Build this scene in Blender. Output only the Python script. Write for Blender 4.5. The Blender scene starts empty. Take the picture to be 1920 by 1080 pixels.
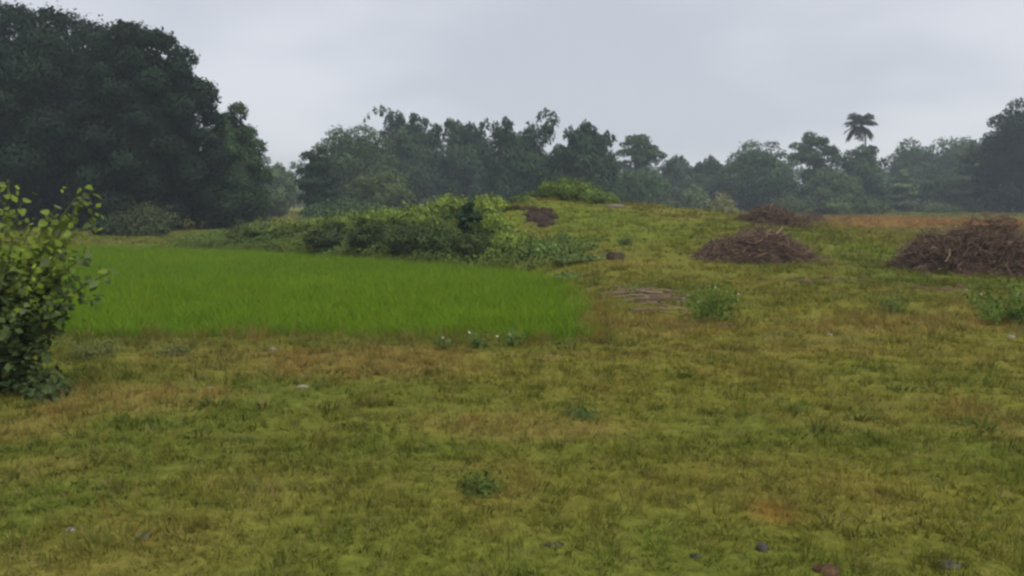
import bpy, math, random
import numpy as np
from mathutils import Vector

# ------------------------------------------------------------------ camera, sky, sun, exposure
scene = bpy.context.scene
FPX, CX, CY, HORIZON, EYE = 1600.0, 960.0, 540.0, 375.0, 2.0
PITCH = math.atan((CY - HORIZON) / FPX)
cam_data = bpy.data.cameras.new("camera")
cam = bpy.data.objects.new("camera", cam_data)
scene.collection.objects.link(cam)
cam_data.sensor_width = 36.0
cam_data.lens = 36.0 * FPX / 1920.0
cam_data.clip_start = 0.05
cam_data.clip_end = 6000.0
cam.location = (0, 0, EYE)
cam.rotation_euler = (math.pi / 2 - PITCH, 0, 0)
scene.camera = cam

SUN_ELEV, SUN_AZ = 62.0, 150.0          # azimuth clockwise from +Y (the view direction): behind, to the right
world = bpy.data.worlds.new("World")
scene.world = world
world.use_nodes = True
wt = world.node_tree
wt.nodes.clear()


def wn(kind, **kw):
    n = wt.nodes.new(kind)
    for k, v in kw.items():
        setattr(n, k, v)
    return n


w_out = wn("ShaderNodeOutputWorld")
w_bg = wn("ShaderNodeBackground")
w_bg.inputs["Strength"].default_value = 0.10
w_sky = wn("ShaderNodeTexSky", sky_type="NISHITA", sun_disc=False)
w_sky.sun_elevation = math.radians(SUN_ELEV)
w_sky.sun_rotation = math.radians(SUN_AZ)
w_co = wn("ShaderNodeTexCoord")
w_sep = wn("ShaderNodeSeparateXYZ")
w_abs = wn("ShaderNodeMath", operation="ABSOLUTE")
w_add = wn("ShaderNodeMath", operation="ADD")
w_add.inputs[1].default_value = 0.22
w_dx = wn("ShaderNodeMath", operation="DIVIDE")
w_dy = wn("ShaderNodeMath", operation="DIVIDE")
w_cmb = wn("ShaderNodeCombineXYZ")
w_map = wn("ShaderNodeMapping")
w_map.inputs["Location"].default_value = (3.55, 1.3, 0)
w_map.inputs["Rotation"].default_value = (0, 0, 0.35)
w_noise = wn("ShaderNodeTexNoise")
w_noise.inputs["Scale"].default_value = 0.85
w_noise.inputs["Detail"].default_value = 3.0
w_noise.inputs["Roughness"].default_value = 0.45
w_ramp = wn("ShaderNodeValToRGB")
w_ramp.color_ramp.interpolation = "EASE"
w_ramp.color_ramp.elements[0].position = 0.36
w_ramp.color_ramp.elements[0].color = (2.42, 2.50, 2.76, 1)
w_ramp.color_ramp.elements[1].position = 0.66
w_ramp.color_ramp.elements[1].color = (3.16, 3.19, 3.40, 1)
w_mix = wn("ShaderNodeMixRGB")
w_mix.inputs["Fac"].default_value = 0.93      # closed cloud deck, a little of the blue behind it
L = wt.links.new
L(w_co.outputs["Generated"], w_sep.inputs[0])
L(w_sep.outputs["Z"], w_abs.inputs[0])
L(w_abs.outputs[0], w_add.inputs[0])
L(w_sep.outputs["X"], w_dx.inputs[0]); L(w_add.outputs[0], w_dx.inputs[1])
L(w_sep.outputs["Y"], w_dy.inputs[0]); L(w_add.outputs[0], w_dy.inputs[1])
L(w_dx.outputs[0], w_cmb.inputs[0]); L(w_dy.outputs[0], w_cmb.inputs[1])
L(w_cmb.outputs[0], w_map.inputs["Vector"])
L(w_map.outputs[0], w_noise.inputs["Vector"])
L(w_noise.outputs["Fac"], w_ramp.inputs["Fac"])
L(w_sky.outputs[0], w_mix.inputs["Color1"])
L(w_ramp.outputs["Color"], w_mix.inputs["Color2"])
L(w_mix.outputs[0], w_bg.inputs["Color"])
L(w_bg.outputs[0], w_out.inputs["Surface"])

sun_data = bpy.data.lights.new("sun", "SUN")
sun_data.energy = 1.5
sun_data.angle = math.radians(50)             # sun spread by thick overcast
sun_data.color = (1.0, 0.97, 0.92)
sun = bpy.data.objects.new("sun", sun_data)
scene.collection.objects.link(sun)
az, el = math.radians(SUN_AZ), math.radians(SUN_ELEV)
to_sun = Vector((math.sin(az) * math.cos(el), math.cos(az) * math.cos(el), math.sin(el)))
sun.rotation_euler = to_sun.to_track_quat("Z", "Y").to_euler()
sun.location = to_sun * 60

scene.view_settings.view_transform = "Standard"
scene.view_settings.look = "None"
scene.view_settings.exposure = 1.22
scene.view_settings.gamma = 1.0
scene.view_settings.use_curve_mapping = False
scene.render.engine = "CYCLES"
cy = scene.cycles
cy.use_denoising = True
cy.max_bounces = 5
cy.diffuse_bounces = 3
cy.glossy_bounces = 1
cy.transmission_bounces = 2
cy.transparent_max_bounces = 4
cy.volume_bounces = 0
cy.use_adaptive_sampling = True
cy.adaptive_threshold = 0.02
cy.pixel_filter_type = "BLACKMAN_HARRIS"
cy.filter_width = 2.6                          # soft phone-video picture

# ------------------------------------------------------------------ projection helpers
RIGHT = np.array([1.0, 0, 0])
FWD = np.array([0, math.cos(PITCH), -math.sin(PITCH)])
UP = np.array([0, math.sin(PITCH), math.cos(PITCH)])


def ray(px, py):
    return FWD + (px - CX) / FPX * RIGHT + (CY - py) / FPX * UP


def P(px, py, d):
    r = ray(px, py)
    return np.array([0, 0, EYE]) + r * (d / r[1])


def smooth(a, b, x):
    t = np.clip((x - a) / (b - a), 0, 1)
    return t * t * (3 - 2 * t)


def waves(x, y, seed, n=6, lo=0.3, hi=1.2):
    r = np.random.RandomState(seed)
    s = np.zeros(np.broadcast(x, y).shape)
    for k in range(n):
        a = r.uniform(0, 2 * math.pi); f = r.uniform(lo, hi); p = r.uniform(0, 6.28)
        s = s + np.sin(f * (x * math.cos(a) + y * math.sin(a)) + p + 1.3 * np.sin(0.37 * f * (x * math.sin(a) - y * math.cos(a)) + p * 2))
    return s / n


PADDY = np.array([(-34, 12.6), (-9, 12.5), (1.0, 12.2), (1.25, 17), (1.15, 21.3), (0.4, 24.2), (-2.7, 27), (-7, 31), (-11, 34), (-17, 35.6), (-34, 36.5)])


def poly_sd(x, y, poly):
    """signed distance to a polygon, positive inside"""
    x = np.asarray(x, float); y = np.asarray(y, float)
    d = np.full(x.shape, 1e9); inside = np.zeros(x.shape, bool)
    n = len(poly)
    for i in range(n):
        x1, y1 = poly[i]; x2, y2 = poly[(i + 1) % n]
        ex, ey = x2 - x1, y2 - y1
        t = np.clip(((x - x1) * ex + (y - y1) * ey) / (ex * ex + ey * ey), 0, 1)
        d = np.minimum(d, np.hypot(x - x1 - t * ex, y - y1 - t * ey))
        c = ((y1 > y) != (y2 > y)) & (x < ex * (y - y1) / (ey + 1e-12) + x1)
        inside ^= c
    return np.where(inside, d, -d)


RIDGE = [(-12.5, 37.5, 0.25), (-9.0, 36.0, 0.65), (-6.0, 34.5, 1.0), (-3.0, 33.0, 1.45), (-0.5, 33.5, 1.75), (1.5, 37.0, 1.85)]


def terrain(x, y):
    x = np.asarray(x, float); y = np.asarray(y, float)
    sx = np.where(x < 3, 4.2, 8.2)
    sy = np.where(y < 39, 8.0, 11.0)
    z1 = 1.88 * np.exp(-0.5 * ((x - 3) / sx) ** 2 - 0.5 * ((y - 39) / sy) ** 2)
    z2 = np.zeros_like(z1)
    for (x1, y1, h1), (x2, y2, h2) in zip(RIDGE[:-1], RIDGE[1:]):
        ex, ey = x2 - x1, y2 - y1
        t = np.clip(((x - x1) * ex + (y - y1) * ey) / (ex * ex + ey * ey), 0, 1)
        d = np.hypot(x - x1 - t * ex, y - y1 - t * ey)
        z2 = np.maximum(z2, (h1 + (h2 - h1) * t) * np.exp(-0.5 * (d / 2.3) ** 2))
    k = 5.0
    z = np.log(np.exp(k * z1) + np.exp(k * z2) - 1.0) / k
    z = z * smooth(-0.4, 1.6, -poly_sd(x, y, PADDY))
    near = smooth(1.0, 4.0, np.hypot(x, y))
    z = z + near * (0.045 * waves(x, y, 3, 6, 0.35, 1.1) + 0.018 * waves(x, y, 4, 8, 1.5, 4.0))
    z = z + smooth(20, 45, y) * smooth(0.2, 1.2, z) * 0.10 * waves(x, y, 9, 7, 0.7, 2.0)
    # bund and shallow ditch along the near side of the paddy
    sd = poly_sd(x, y, PADDY)
    z = z - 0.16 * smooth(-0.25, 0.25, sd) + 0.06 * np.exp(-0.5 * ((sd + 0.8) / 0.5) ** 2)
    # low step in the turf to the right of the paddy
    z = z + 0.10 * smooth(-0.5, 0.5, y - 14.4 - 0.25 * np.sin(x * 0.9)) * smooth(1.0, 3.0, x) * (1 - smooth(22, 40, y))
    return z


def G(px, py):
    r = ray(px, py)
    o = np.array([0, 0, EYE])
    ts = np.concatenate([np.arange(2.5, 60, 0.05), np.arange(60, 400, 0.5)])
    pts = o[None, :] + r[None, :] * (ts / r[1])[:, None]
    z = terrain(pts[:, 0], pts[:, 1])
    hit = np.nonzero(pts[:, 2] <= z)[0]
    i = hit[0] if len(hit) else len(ts) - 1
    return np.array([pts[i, 0], pts[i, 1], float(z[i])])


def tz(x, y):
    return float(terrain(np.array([x]), np.array([y]))[0])


# ------------------------------------------------------------------ ground colours (the plants' own colours, patch by patch)
C_GREEN = np.array([0.112, 0.130, 0.021])
C_OLIVE = np.array([0.168, 0.154, 0.027])
C_DRY = np.array([0.225, 0.165, 0.046])
C_RUST = np.array([0.26, 0.115, 0.030])
C_FRESH = np.array([0.135, 0.175, 0.022])
C_SOIL = np.array([0.080, 0.058, 0.040])
C_MUD = np.array([0.055, 0.075, 0.018])

_PATCH = [  # px, py, half width px, half height px, kind, weight
    (700, 690, 260, 30, "dry", .75), (240, 745, 230, 35, "dry", .7), (60, 800, 120, 50, "dry", .55), (1000, 800, 230, 32, "dry", .6),
    (780, 660, 160, 14, "dry", .8), (420, 668, 240, 12, "dry", .5), (1050, 668, 200, 10, "dry", .5), (1500, 655, 300, 12, "dry", .4), (1200, 610, 160, 22, "dry", .75), (1650, 612, 260, 22, "dry", .6), (930, 900, 110, 60, "dry", .35),
    (100, 880, 160, 40, "dry", .4), (1880, 800, 90, 60, "dry", .45), (1600, 790, 160, 30, "dry", .25),
    (1450, 962, 75, 34, "rust", .5), (1740, 415, 220, 12, "rust", .9), (1640, 425, 120, 8, "rust", .6), (1900, 420, 120, 14, "rust", .8),
    (1900, 440, 90, 12, "dry", .7), (520, 850, 260, 40, "green", .6), (1650, 705, 230, 40, "green", .55), (1330, 730, 160, 30, "green", .4),
    (1700, 850, 260, 50, "green", .5), (1250, 1000, 120, 60, "green", .6), (600, 1000, 260, 60, "green", .5), (330, 950, 130, 40, "green", .6),
    (900, 905, 60, 24, "green", .9), (1180, 440, 160, 26, "fresh", .55), (1500, 440, 160, 18, "green", .5), (1250, 470, 180, 20, "green", .35),
    (1080, 405, 200, 30, "fresh", .75), (1250, 400, 120, 10, "dry", .35), (1620, 470, 90, 14, "fresh", .5), (400, 441, 90, 6, "fresh", .9), (240, 449, 170, 7, "green", .9), (480, 438, 90, 6, "green", .7), (1330, 560, 80, 40, "green", .6),
    (1050, 500, 60, 25, "green", .6), (1080, 560, 50, 40, "olive", .6), (1225, 552, 65, 22, "soil", .55), (1760, 540, 80, 9, "soil", .6),
    (1520, 526, 110, 8, "soil", .5), (1012, 412, 34, 18, "soil", .9), (1150, 482, 26, 10, "soil", .9), (1560, 640, 130, 5, "soil", .4), (1450, 632, 110, 5, "soil", .4),
]
_KC = dict(dry=C_DRY, green=C_GREEN, rust=C_RUST, fresh=C_FRESH, soil=C_SOIL, olive=C_OLIVE)
PATCH = []
for px_, py_, wx, wy, kd, wgt in _PATCH:
    c = G(px_, py_)
    top, bot = G(px_, max(py_ - wy, 381)), G(px_, py_ + wy)
    PATCH.append((c[0], c[1], wx * c[1] / FPX, max(0.25, 0.5 * abs(top[1] - bot[1])), _KC[kd], wgt, kd))


def zone(x, y):
    """plant/ground colour and amount of bare soil at ground points"""
    x = np.asarray(x, float); y = np.asarray(y, float)
    n1 = waves(x, y, 21, 7, 0.25, 0.9)
    n2 = waves(x, y, 22, 8, 0.9, 3.0)
    t = np.clip(0.45 + 0.75 * n1 + 0.55 * n2, 0, 1)[:, None]
    col = C_GREEN * (1 - t) + C_OLIVE * t
    t2 = np.clip(0.9 * waves(x, y, 23, 7, 0.4, 1.6) + 0.35 * n2 - 0.18, 0, 1)[:, None]
    col = col * (1 - 0.8 * t2) + C_DRY * 0.8 * t2
    bare = np.zeros(len(x))
    wob = 0.35 * waves(x, y, 24, 6, 0.8, 3.5)
    for cx_, cy_, rx, ry, c, wgt, kd in PATCH:
        q = np.sqrt(((x - cx_) / rx) ** 2 + ((y - cy_) / ry) ** 2) + wob
        m = wgt * (1 - smooth(0.35, 1.15, q))
        if kd == "soil":
            bare = np.maximum(bare, m)
        else:
            col = col * (1 - m[:, None]) + c * m[:, None]
    return col, bare


# ------------------------------------------------------------------ materials
def material(name, rough=0.75, spec=0.25, attr=None, instancer=False, color=(0.1, 0.1, 0.1), grain=None, translucent=0.0, bump=None):
    m = bpy.data.materials.new(name)
    m.use_nodes = True
    t = m.node_tree
    b = t.nodes["Principled BSDF"]
    b.inputs["Roughness"].default_value = rough
    b.inputs["Specular IOR Level"].default_value = spec
    if attr:
        a = t.nodes.new("ShaderNodeAttribute")
        a.attribute_name = attr
        if instancer:
            a.attribute_type = "INSTANCER"
        src = a.outputs["Color"]
    else:
        c = t.nodes.new("ShaderNodeRGB")
        c.outputs[0].default_value = (*color, 1)
        src = c.outputs[0]
    if grain:
        scale, amt = grain
        co = t.nodes.new("ShaderNodeTexCoord")
        nz = t.nodes.new("ShaderNodeTexNoise")
        nz.inputs["Scale"].default_value = scale
        nz.inputs["Detail"].default_value = 6
        nz.inputs["Roughness"].default_value = 0.65
        t.links.new(co.outputs["Object"], nz.inputs["Vector"])
        mr = t.nodes.new("ShaderNodeMapRange")
        mr.inputs["From Min"].default_value = 0.3
        mr.inputs["From Max"].default_value = 0.7
        mr.inputs["To Min"].default_value = 1 - amt
        mr.inputs["To Max"].default_value = 1 + amt
        t.links.new(nz.outputs["Fac"], mr.inputs["Value"])
        mx = t.nodes.new("ShaderNodeVectorMath")
        mx.operation = "SCALE"
        t.links.new(src, mx.inputs[0])
        t.links.new(mr.outputs[0], mx.inputs["Scale"])
        src = mx.outputs[0]
        if bump:
            bp = t.nodes.new("ShaderNodeBump")
            bp.inputs["Strength"].default_value = bump
            bp.inputs["Distance"].default_value = 0.05
            t.links.new(nz.outputs["Fac"], bp.inputs["Height"])
            t.links.new(bp.outputs[0], b.inputs["Normal"])
    t.links.new(src, b.inputs["Base Color"])
    if translucent > 0:
        tr = t.nodes.new("ShaderNodeBsdfTranslucent")
        t.links.new(src, tr.inputs["Color"])
        ms = t.nodes.new("ShaderNodeMixShader")
        ms.inputs[0].default_value = translucent
        out = t.nodes["Material Output"]
        t.links.new(b.outputs[0], ms.inputs[1])
        t.links.new(tr.outputs[0], ms.inputs[2])
        t.links.new(ms.outputs[0], out.inputs["Surface"])
    return m


M_GROUND = material("ground_turf", 0.95, 0.03, attr="tint", grain=(9.0, 0.45), bump=0.5)
M_LEAF = material("tree_leaves", 0.85, 0.03, attr="tint", translucent=0.22)
M_SHRUBLEAF = material("shrub_leaf_young", 0.6, 0.15, color=(0.140, 0.185, 0.026), grain=(9, 0.25), translucent=0.3)
M_SHRUBLEAF2 = material("shrub_leaf_mature", 0.55, 0.2, color=(0.082, 0.120, 0.030), grain=(9, 0.25), translucent=0.2)
M_SHRUBLEAF3 = material("shrub_leaf_dull", 0.6, 0.15, color=(0.075, 0.095, 0.032), grain=(9, 0.3), translucent=0.2)
M_GRASS = material("grass_blades", 0.9, 0.03, attr="tint", instancer=True, translucent=0.32)
M_BARK = material("bark", 0.9, 0.1, color=(0.055, 0.045, 0.036), grain=(6, 0.4), bump=0.6)
M_PALEBARK = material("pale_bark", 0.9, 0.1, color=(0.20, 0.19, 0.16), grain=(6, 0.3))
M_CULM = material("bamboo_culm", 0.5, 0.3, color=(0.085, 0.10, 0.045), grain=(4, 0.3))
M_TWIG = material("dry_twigs", 0.9, 0.1, attr="tint")
M_SOIL = material("bare_soil", 0.95, 0.05, color=(0.085, 0.050, 0.030), grain=(7, 0.5), bump=1.0)
M_SCAR = material("dark_soil", 0.95, 0.03, color=(0.046, 0.033, 0.025), grain=(5, 0.6), bump=1.0)  # darker brown than the other soil
M_STONE = material("pale_stone", 0.95, 0.05, color=(0.21, 0.19, 0.13), grain=(20, 0.25), bump=0.4)
M_GREYSTONE = material("grey_stone", 0.95, 0.04, color=(0.13, 0.125, 0.10), grain=(12, 0.35), bump=0.5)
M_DARKSTONE = material("dark_stone", 0.95, 0.04, color=(0.062, 0.058, 0.046), grain=(12, 0.35), bump=0.5)
M_PETAL = material("white_petals", 0.6, 0.2, color=(0.42, 0.43, 0.36))
M_STEM = material("green_stem", 0.7, 0.2, color=(0.09, 0.12, 0.03), grain=(12, 0.3))


# ------------------------------------------------------------------ mesh helpers
def set_col(me, name, cols):
    a = me.attributes.new(name, "FLOAT_COLOR", "POINT")
    c = np.ones((len(me.vertices), 4), np.float32)
    c[:, :3] = cols
    a.data.foreach_set("color", c.ravel())


def raw_mesh(name, verts, quads=None, tris=None):
    me = bpy.data.meshes.new(name)
    verts = np.asarray(verts, np.float32)
    nq = 0 if quads is None else len(quads)
    nt = 0 if tris is None else len(tris)
    me.vertices.add(len(verts))
    me.vertices.foreach_set("co", verts.ravel())
    me.loops.add(nq * 4 + nt * 3)
    me.polygons.add(nq + nt)
    li, ls = [], []
    if nq:
        li.append(np.asarray(quads, np.int32).ravel()); ls.append(np.arange(nq, dtype=np.int32) * 4)
    if nt:
        li.append(np.asarray(tris, np.int32).ravel()); ls.append(nq * 4 + np.arange(nt, dtype=np.int32) * 3)
    me.loops.foreach_set("vertex_index", np.concatenate(li))
    me.polygons.foreach_set("loop_start", np.concatenate(ls))
    me.update(calc_edges=True)
    me.validate()
    return me


def link(name, me, mat, parent=None, **props):
    o = bpy.data.objects.new(name, me)
    scene.collection.objects.link(o)
    if mat is not None and len(me.materials) == 0:
        me.materials.append(mat)
    if parent is not None:
        o.parent = parent
    for k, v in props.items():
        o[k] = v
    return o


def thing(name, label, category, loc, group=None, rz=0.0):
    o = bpy.data.objects.new(name, None)
    scene.collection.objects.link(o)
    o.empty_display_size = 0.3
    o.location = loc
    o.rotation_euler = (0, 0, rz)
    o["label"] = label
    o["category"] = category
    if group:
        o["group"] = group
    return o


class Tubes:
    """tapered tubes along polylines, gathered into one mesh"""
    def __init__(self, sides=6):
        self.v, self.q, self.t, self.c, self.sides, self.n = [], [], [], [], sides, 0

    def add(self, pts, radii, col=(0.1, 0.1, 0.1)):
        pts = np.asarray(pts, float); k = len(pts); s = self.sides
        d = np.gradient(pts, axis=0)
        d /= np.linalg.norm(d, axis=1, keepdims=True) + 1e-9
        ref = np.where(np.abs(d[:, 2:3]) > 0.9, np.array([[1.0, 0, 0]]), np.array([[0, 0, 1.0]]))
        a = np.cross(d, ref); a /= np.linalg.norm(a, axis=1, keepdims=True) + 1e-9
        b = np.cross(d, a)
        ang = np.arange(s) * 2 * math.pi / s
        ring = pts[:, None, :] + np.asarray(radii, float)[:, None, None] * (a[:, None, :] * np.cos(ang)[None, :, None] + b[:, None, :] * np.sin(ang)[None, :, None])
        base = self.n
        self.v.append(ring.reshape(-1, 3))
        for i in range(k - 1):
            for j in range(s):
                j2 = (j + 1) % s
                self.q.append((base + i * s + j, base + i * s + j2, base + (i + 1) * s + j2, base + (i + 1) * s + j))
        self.c.append(np.tile(np.asarray(col, float), (k * s, 1)))
        self.n += k * s

    def mesh(self, name, tint=False):
        me = raw_mesh(name, np.concatenate(self.v), self.q)
        if tint:
            set_col(me, "tint", np.concatenate(self.c))
        me.polygons.foreach_set("use_smooth", np.ones(len(me.polygons), bool))
        return me


def unit(v):
    return v / (np.linalg.norm(v, axis=-1, keepdims=True) + 1e-9)


def leaves_mesh(name, pts, nrm, size, aspect, cols, rng, along=None, shade_soft=0.75, droop=0.0):
    """one small pointed leaf face per point; nrm is the outward direction of its clump"""
    n = len(pts)
    jit = unit(nrm + rng.normal(0, 0.55, (n, 3)))
    if along is None:
        t = unit(np.cross(jit, rng.normal(0, 1, (n, 3))))
    else:
        t = unit(along + rng.normal(0, 0.25, (n, 3)))
        jit = unit(np.cross(np.cross(t, jit), t))
    b = np.cross(jit, t)
    s = size[:, None]
    w = s * aspect
    v = np.empty((n, 4, 3))
    v[:, 0] = pts - t * s * 0.5
    v[:, 1] = pts + b * w * 0.5
    v[:, 2] = pts + t * s * 0.5
    v[:, 3] = pts - b * w * 0.5
    v[:, 2, 2] -= droop * size
    # winding so that the geometric normal looks outward
    g = np.cross(v[:, 1] - v[:, 0], v[:, 3] - v[:, 0])
    flip = np.einsum("ij,ij->i", g, nrm) < 0
    v[flip] = v[flip][:, [0, 3, 2, 1]]
    me = raw_mesh(name, v.reshape(-1, 3), np.arange(n * 4).reshape(n, 4))
    set_col(me, "tint", np.repeat(cols, 4, axis=0))
    soft = unit(nrm * shade_soft + jit * np.sign(np.einsum("ij,ij->i", jit, nrm))[:, None] * (1 - shade_soft))
    me.polygons.foreach_set("use_smooth", np.ones(n, bool))
    me.normals_split_custom_set_from_vertices(np.repeat(soft, 4, axis=0).astype(np.float32))
    return me


def blob_points(rng, blobs, n, shell=0.5, up=0.35):
    """points through leaf clumps (ellipsoids), with outward directions"""
    c = np.array([b[0] for b in blobs], float); r = np.array([b[1] for b in blobs], float)
    area = (r[:, 0] * r[:, 1] + r[:, 0] * r[:, 2] + r[:, 1] * r[:, 2])
    pick = rng.choice(len(blobs), n, p=area / area.sum())
    d = unit(rng.normal(0, 1, (n, 3)))
    low = d[:, 2] < -0.35
    d[low, 2] *= rng.choice([1, -1], low.sum(), p=[0.45, 0.55])
    rad = 1 - shell * rng.random(n) ** 1.6
    rad = rad * (1 + 0.10 * np.sin(d[:, 0] * 5 + pick) * np.sin(d[:, 1] * 6 + pick * 2) + 0.12 * rng.random(n) ** 4)
    p = c[pick] + d * r[pick] * rad[:, None]
    nr = unit(d / r[pick] * r[pick].mean(axis=1, keepdims=True) + np.array([0, 0, up]) + rng.normal(0, 0.22, (n, 3)))
    return p, nr, pick


def sphere_dirs(k, rng, zmin=-0.35):
    i = np.arange(k) + 0.5
    z = 1 - (1 - zmin) * i / k
    ph = i * 2.399963 + rng.uniform(0, 6.28)
    s = np.sqrt(np.clip(1 - z * z, 0, 1))
    return np.stack([s * np.cos(ph), s * np.sin(ph), z], 1)


def leaf_cols(rng, n, base, pick, spread=0.18):
    base = np.asarray(base, float)
    blob = rng.uniform(1 - spread, 1 + spread, pick.max() + 1)[pick]
    c = base[None, :] * blob[:, None] * rng.uniform(0.75, 1.25, (n, 1))
    yel = rng.random(n) ** 3
    c[:, 0] *= 1 + 0.22 * yel
    return np.clip(c, 0.004, 0.5)


def limbs(tube, rng, base, top, r0, targets, fork=0.45):
    base = np.asarray(base, float); top = np.asarray(top, float)
    mids = [base + (top - base) * t + np.append(rng.normal(0, 0.02, 2) * np.linalg.norm(top - base) * (0 < t < 1), 0) for t in (0, .25, .5, .75, 1)]
    tube.add(mids, [r0 * 1.35, r0, r0 * .85, r0 * .7, r0 * .4])
    for q in targets:
        s = base + (top - base) * rng.uniform(fork, 0.9)
        m = (s + q) / 2 + np.array([0, 0, 0.12 * np.linalg.norm(q - s)])
        tube.add([s, m, q], [r0 * .42, r0 * .28, r0 * .08])


def tree(name, label, category, px, top, base, half, d, style="round", n=5000, leaf=0.35, col=(.05, .07, .03), seed=1, k=16,
         group=None, trunk_r=0.22, bark=None, lean=0.0, clear=0.15, depth=1.0):
    """broadleaf tree or bush placed by its base point on the land, real size from its distance"""
    rng = np.random.RandomState(seed)
    if d > 75 and d < 200:
        leaf, n, k = leaf * .92, int(n * 1.7), int(k * 1.35)
    gx = (px - CX) / FPX * d
    z0 = tz(gx, d)
    h = P(px, top, d)[2] - z0
    w = half * d / FPX
    root = thing(name, label, category, (gx, d, z0 - 0.03), group)
    cz0 = h * clear
    low = 0.36 if clear < 0.08 else 0.5            # crowns that come down to the ground are domes
    ctr = np.array([lean * w, 0, cz0 + (h - cz0) * low])
    R = np.array([w, w * depth, (h - cz0) * (1 - low)])
    core = None
    blobs = []
    if style == "round":
        blobs.append((ctr, R * 0.62)); core = (ctr, R * .70)
        for dr in sphere_dirs(k, rng, -0.6):
            s = rng.uniform(0.75, 1.35) * min(.34, 1.25 / math.sqrt(k))
            blobs.append((ctr + dr * R * (1 - s) * (rng.uniform(0.88, 1.08) if k < 50 else rng.uniform(.93, 1.05)), np.array([s, s, s * rng.uniform(.6, .85)]) * np.array([R[0], R[1], .5 * (R[0] + min(R[2], 1.3 * R[0]))]) * rng.uniform(.85, 1.15)))
    elif style == "tier":
        for i in range(k):
            t = (i + .5) / k
            z = cz0 + (h - cz0) * t
            env = math.sin(math.pi * (0.18 + 0.78 * t) ** 0.9) ** .7
            a = i * 2.4 + rng.uniform(-.4, .4)
            off = rng.uniform(.15, .55) * w * env
            rr = w * env * rng.uniform(.42, .62)
            blobs.append((np.array([math.cos(a) * off + lean * w * t, math.sin(a) * off, z]), np.array([rr, rr, max(.10 * h, .14 * rr) * rng.uniform(.5, .8)])))
        blobs.append((np.array([lean * w * .5, 0, (h + cz0) * .48]), np.array([w * .4, w * .4, (h - cz0) * .42]))); core = (np.array([lean * w * .5, 0, (h + cz0) * .42]), np.array([w * .42, w * .42, (h - cz0) * .45]))
    elif style == "bush":
        for i in range(k):
            a = rng.uniform(0, 6.28); q = math.sqrt(rng.random()) * .72
            s = rng.uniform(.26, .44) if k < 20 else rng.uniform(.16, .32)
            zz = h * (1 - s * .8) * (1 - 0.6 * q * q) * rng.uniform(.5, 1.0) if i > 1 else h * (1 - s * .8)
            q = q if i > 1 else q * .35
            blobs.append((np.array([math.cos(a) * q * w, math.sin(a) * q * w * depth, zz]), np.array([s * w, s * w * depth, s * max(h, .5 * w) * .9])))
        blobs.append((np.array([0, 0, h * .4]), np.array([w * .7, w * .7 * depth, h * .5]))); core = (np.array([0, 0, h * .25]), np.array([w * .66, w * .66 * depth, h * .48]))
    elif style == "open":      # umbrella-like loose crown on visible limbs
        for i in range(k):
            a = i * 2.4 + rng.uniform(-.3, .3); q = math.sqrt((i + .5) / k)
            z = h * (1 - 0.30 * q * q) * rng.uniform(.80, .99)
            s = rng.uniform(.24, .36)
            blobs.append((np.array([math.cos(a) * q * w * .85 + lean * w, math.sin(a) * q * w * .85 * depth, z - s * w * .3]), np.array([s * w, s * w, s * w * rng.uniform(.45, .7)])))
        for i in range(k // 2):
            a = rng.uniform(0, 6.28); q = rng.uniform(.1, .55)
            blobs.append((np.array([math.cos(a) * q * w + lean * w * .6, math.sin(a) * q * w, h * rng.uniform(max(clear, .12), .7)]), np.array([.32 * w, .32 * w, .26 * w])))
    zt = max(c_[2] + r_[2] for c_, r_ in blobs) / (h * 1.0)
    xt = max(1e-3, np.percentile([abs(c_[0] - lean * w) + r_[0] for c_, r_ in blobs], 92)) / w
    for (c_, r_) in blobs:
        c_[2] /= zt; r_[2] /= zt; c_[0] /= xt; r_[0] /= xt
        c_[2] = max(c_[2], r_[2] * 0.75)
    p, nr, pick = blob_points(rng, blobs, n)
    big = np.ones(n)
    st = rng.random(n) < (.16 if category == 'bush' else .22)      # stray shoots
    p[st] += nr[st] * (np.minimum(rng.exponential(.10 if category == 'bush' else .03, st.sum()), .28 if category == 'bush' else .06) * min(w, h) + .02)[:, None] * np.array([1, 1, 1.5 if category == 'bush' else .9])
    if core is not None:                          # the thick inside of the crown
        p2, nr2, pk2 = blob_points(rng, [core], n // 2, .5)
        p = np.concatenate([p, p2]); nr = np.concatenate([nr, nr2]); pick = np.concatenate([pick, pk2]); big = np.concatenate([big, np.full(n // 2, 1.5)])
    ok = p[:, 2] > 0.02
    p, nr, pick, big = p[ok], nr[ok], pick[ok], big[ok]
    m = len(p)
    me = leaves_mesh("crown", p, nr, big * leaf * rng.uniform(.6, 1.35, m), 0.62, leaf_cols(rng, m, col, pick, .42 if category == 'bush' else .28), rng, droop=0.15)  # wider clump tones in bushes stand in for lit leaves
    tb = Tubes(6)
    far = [np.asarray(b[0]) for b in blobs[1:]]
    rng.shuffle(far)
    if category == "bush":
        for q in far[:7]:
            tb.add([np.array([q[0] * .12, q[1] * .12, -.05]), np.array([q[0] * .5, q[1] * .5, q[2] * .6]), q], [trunk_r * .5, trunk_r * .3, trunk_r * .1])
        link("stems", tb.mesh("stems"), bark or M_BARK, root)
        link("foliage", me, M_LEAF, root)
    else:
        limbs(tb, rng, (0, 0, -.05), (lean * w * .8, 0, h * .8), trunk_r, far[:8], 0.25)
        link("trunk", tb.mesh("trunk"), bark or M_BARK, root)
        link("crown", me, M_LEAF, root)
    return root


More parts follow.
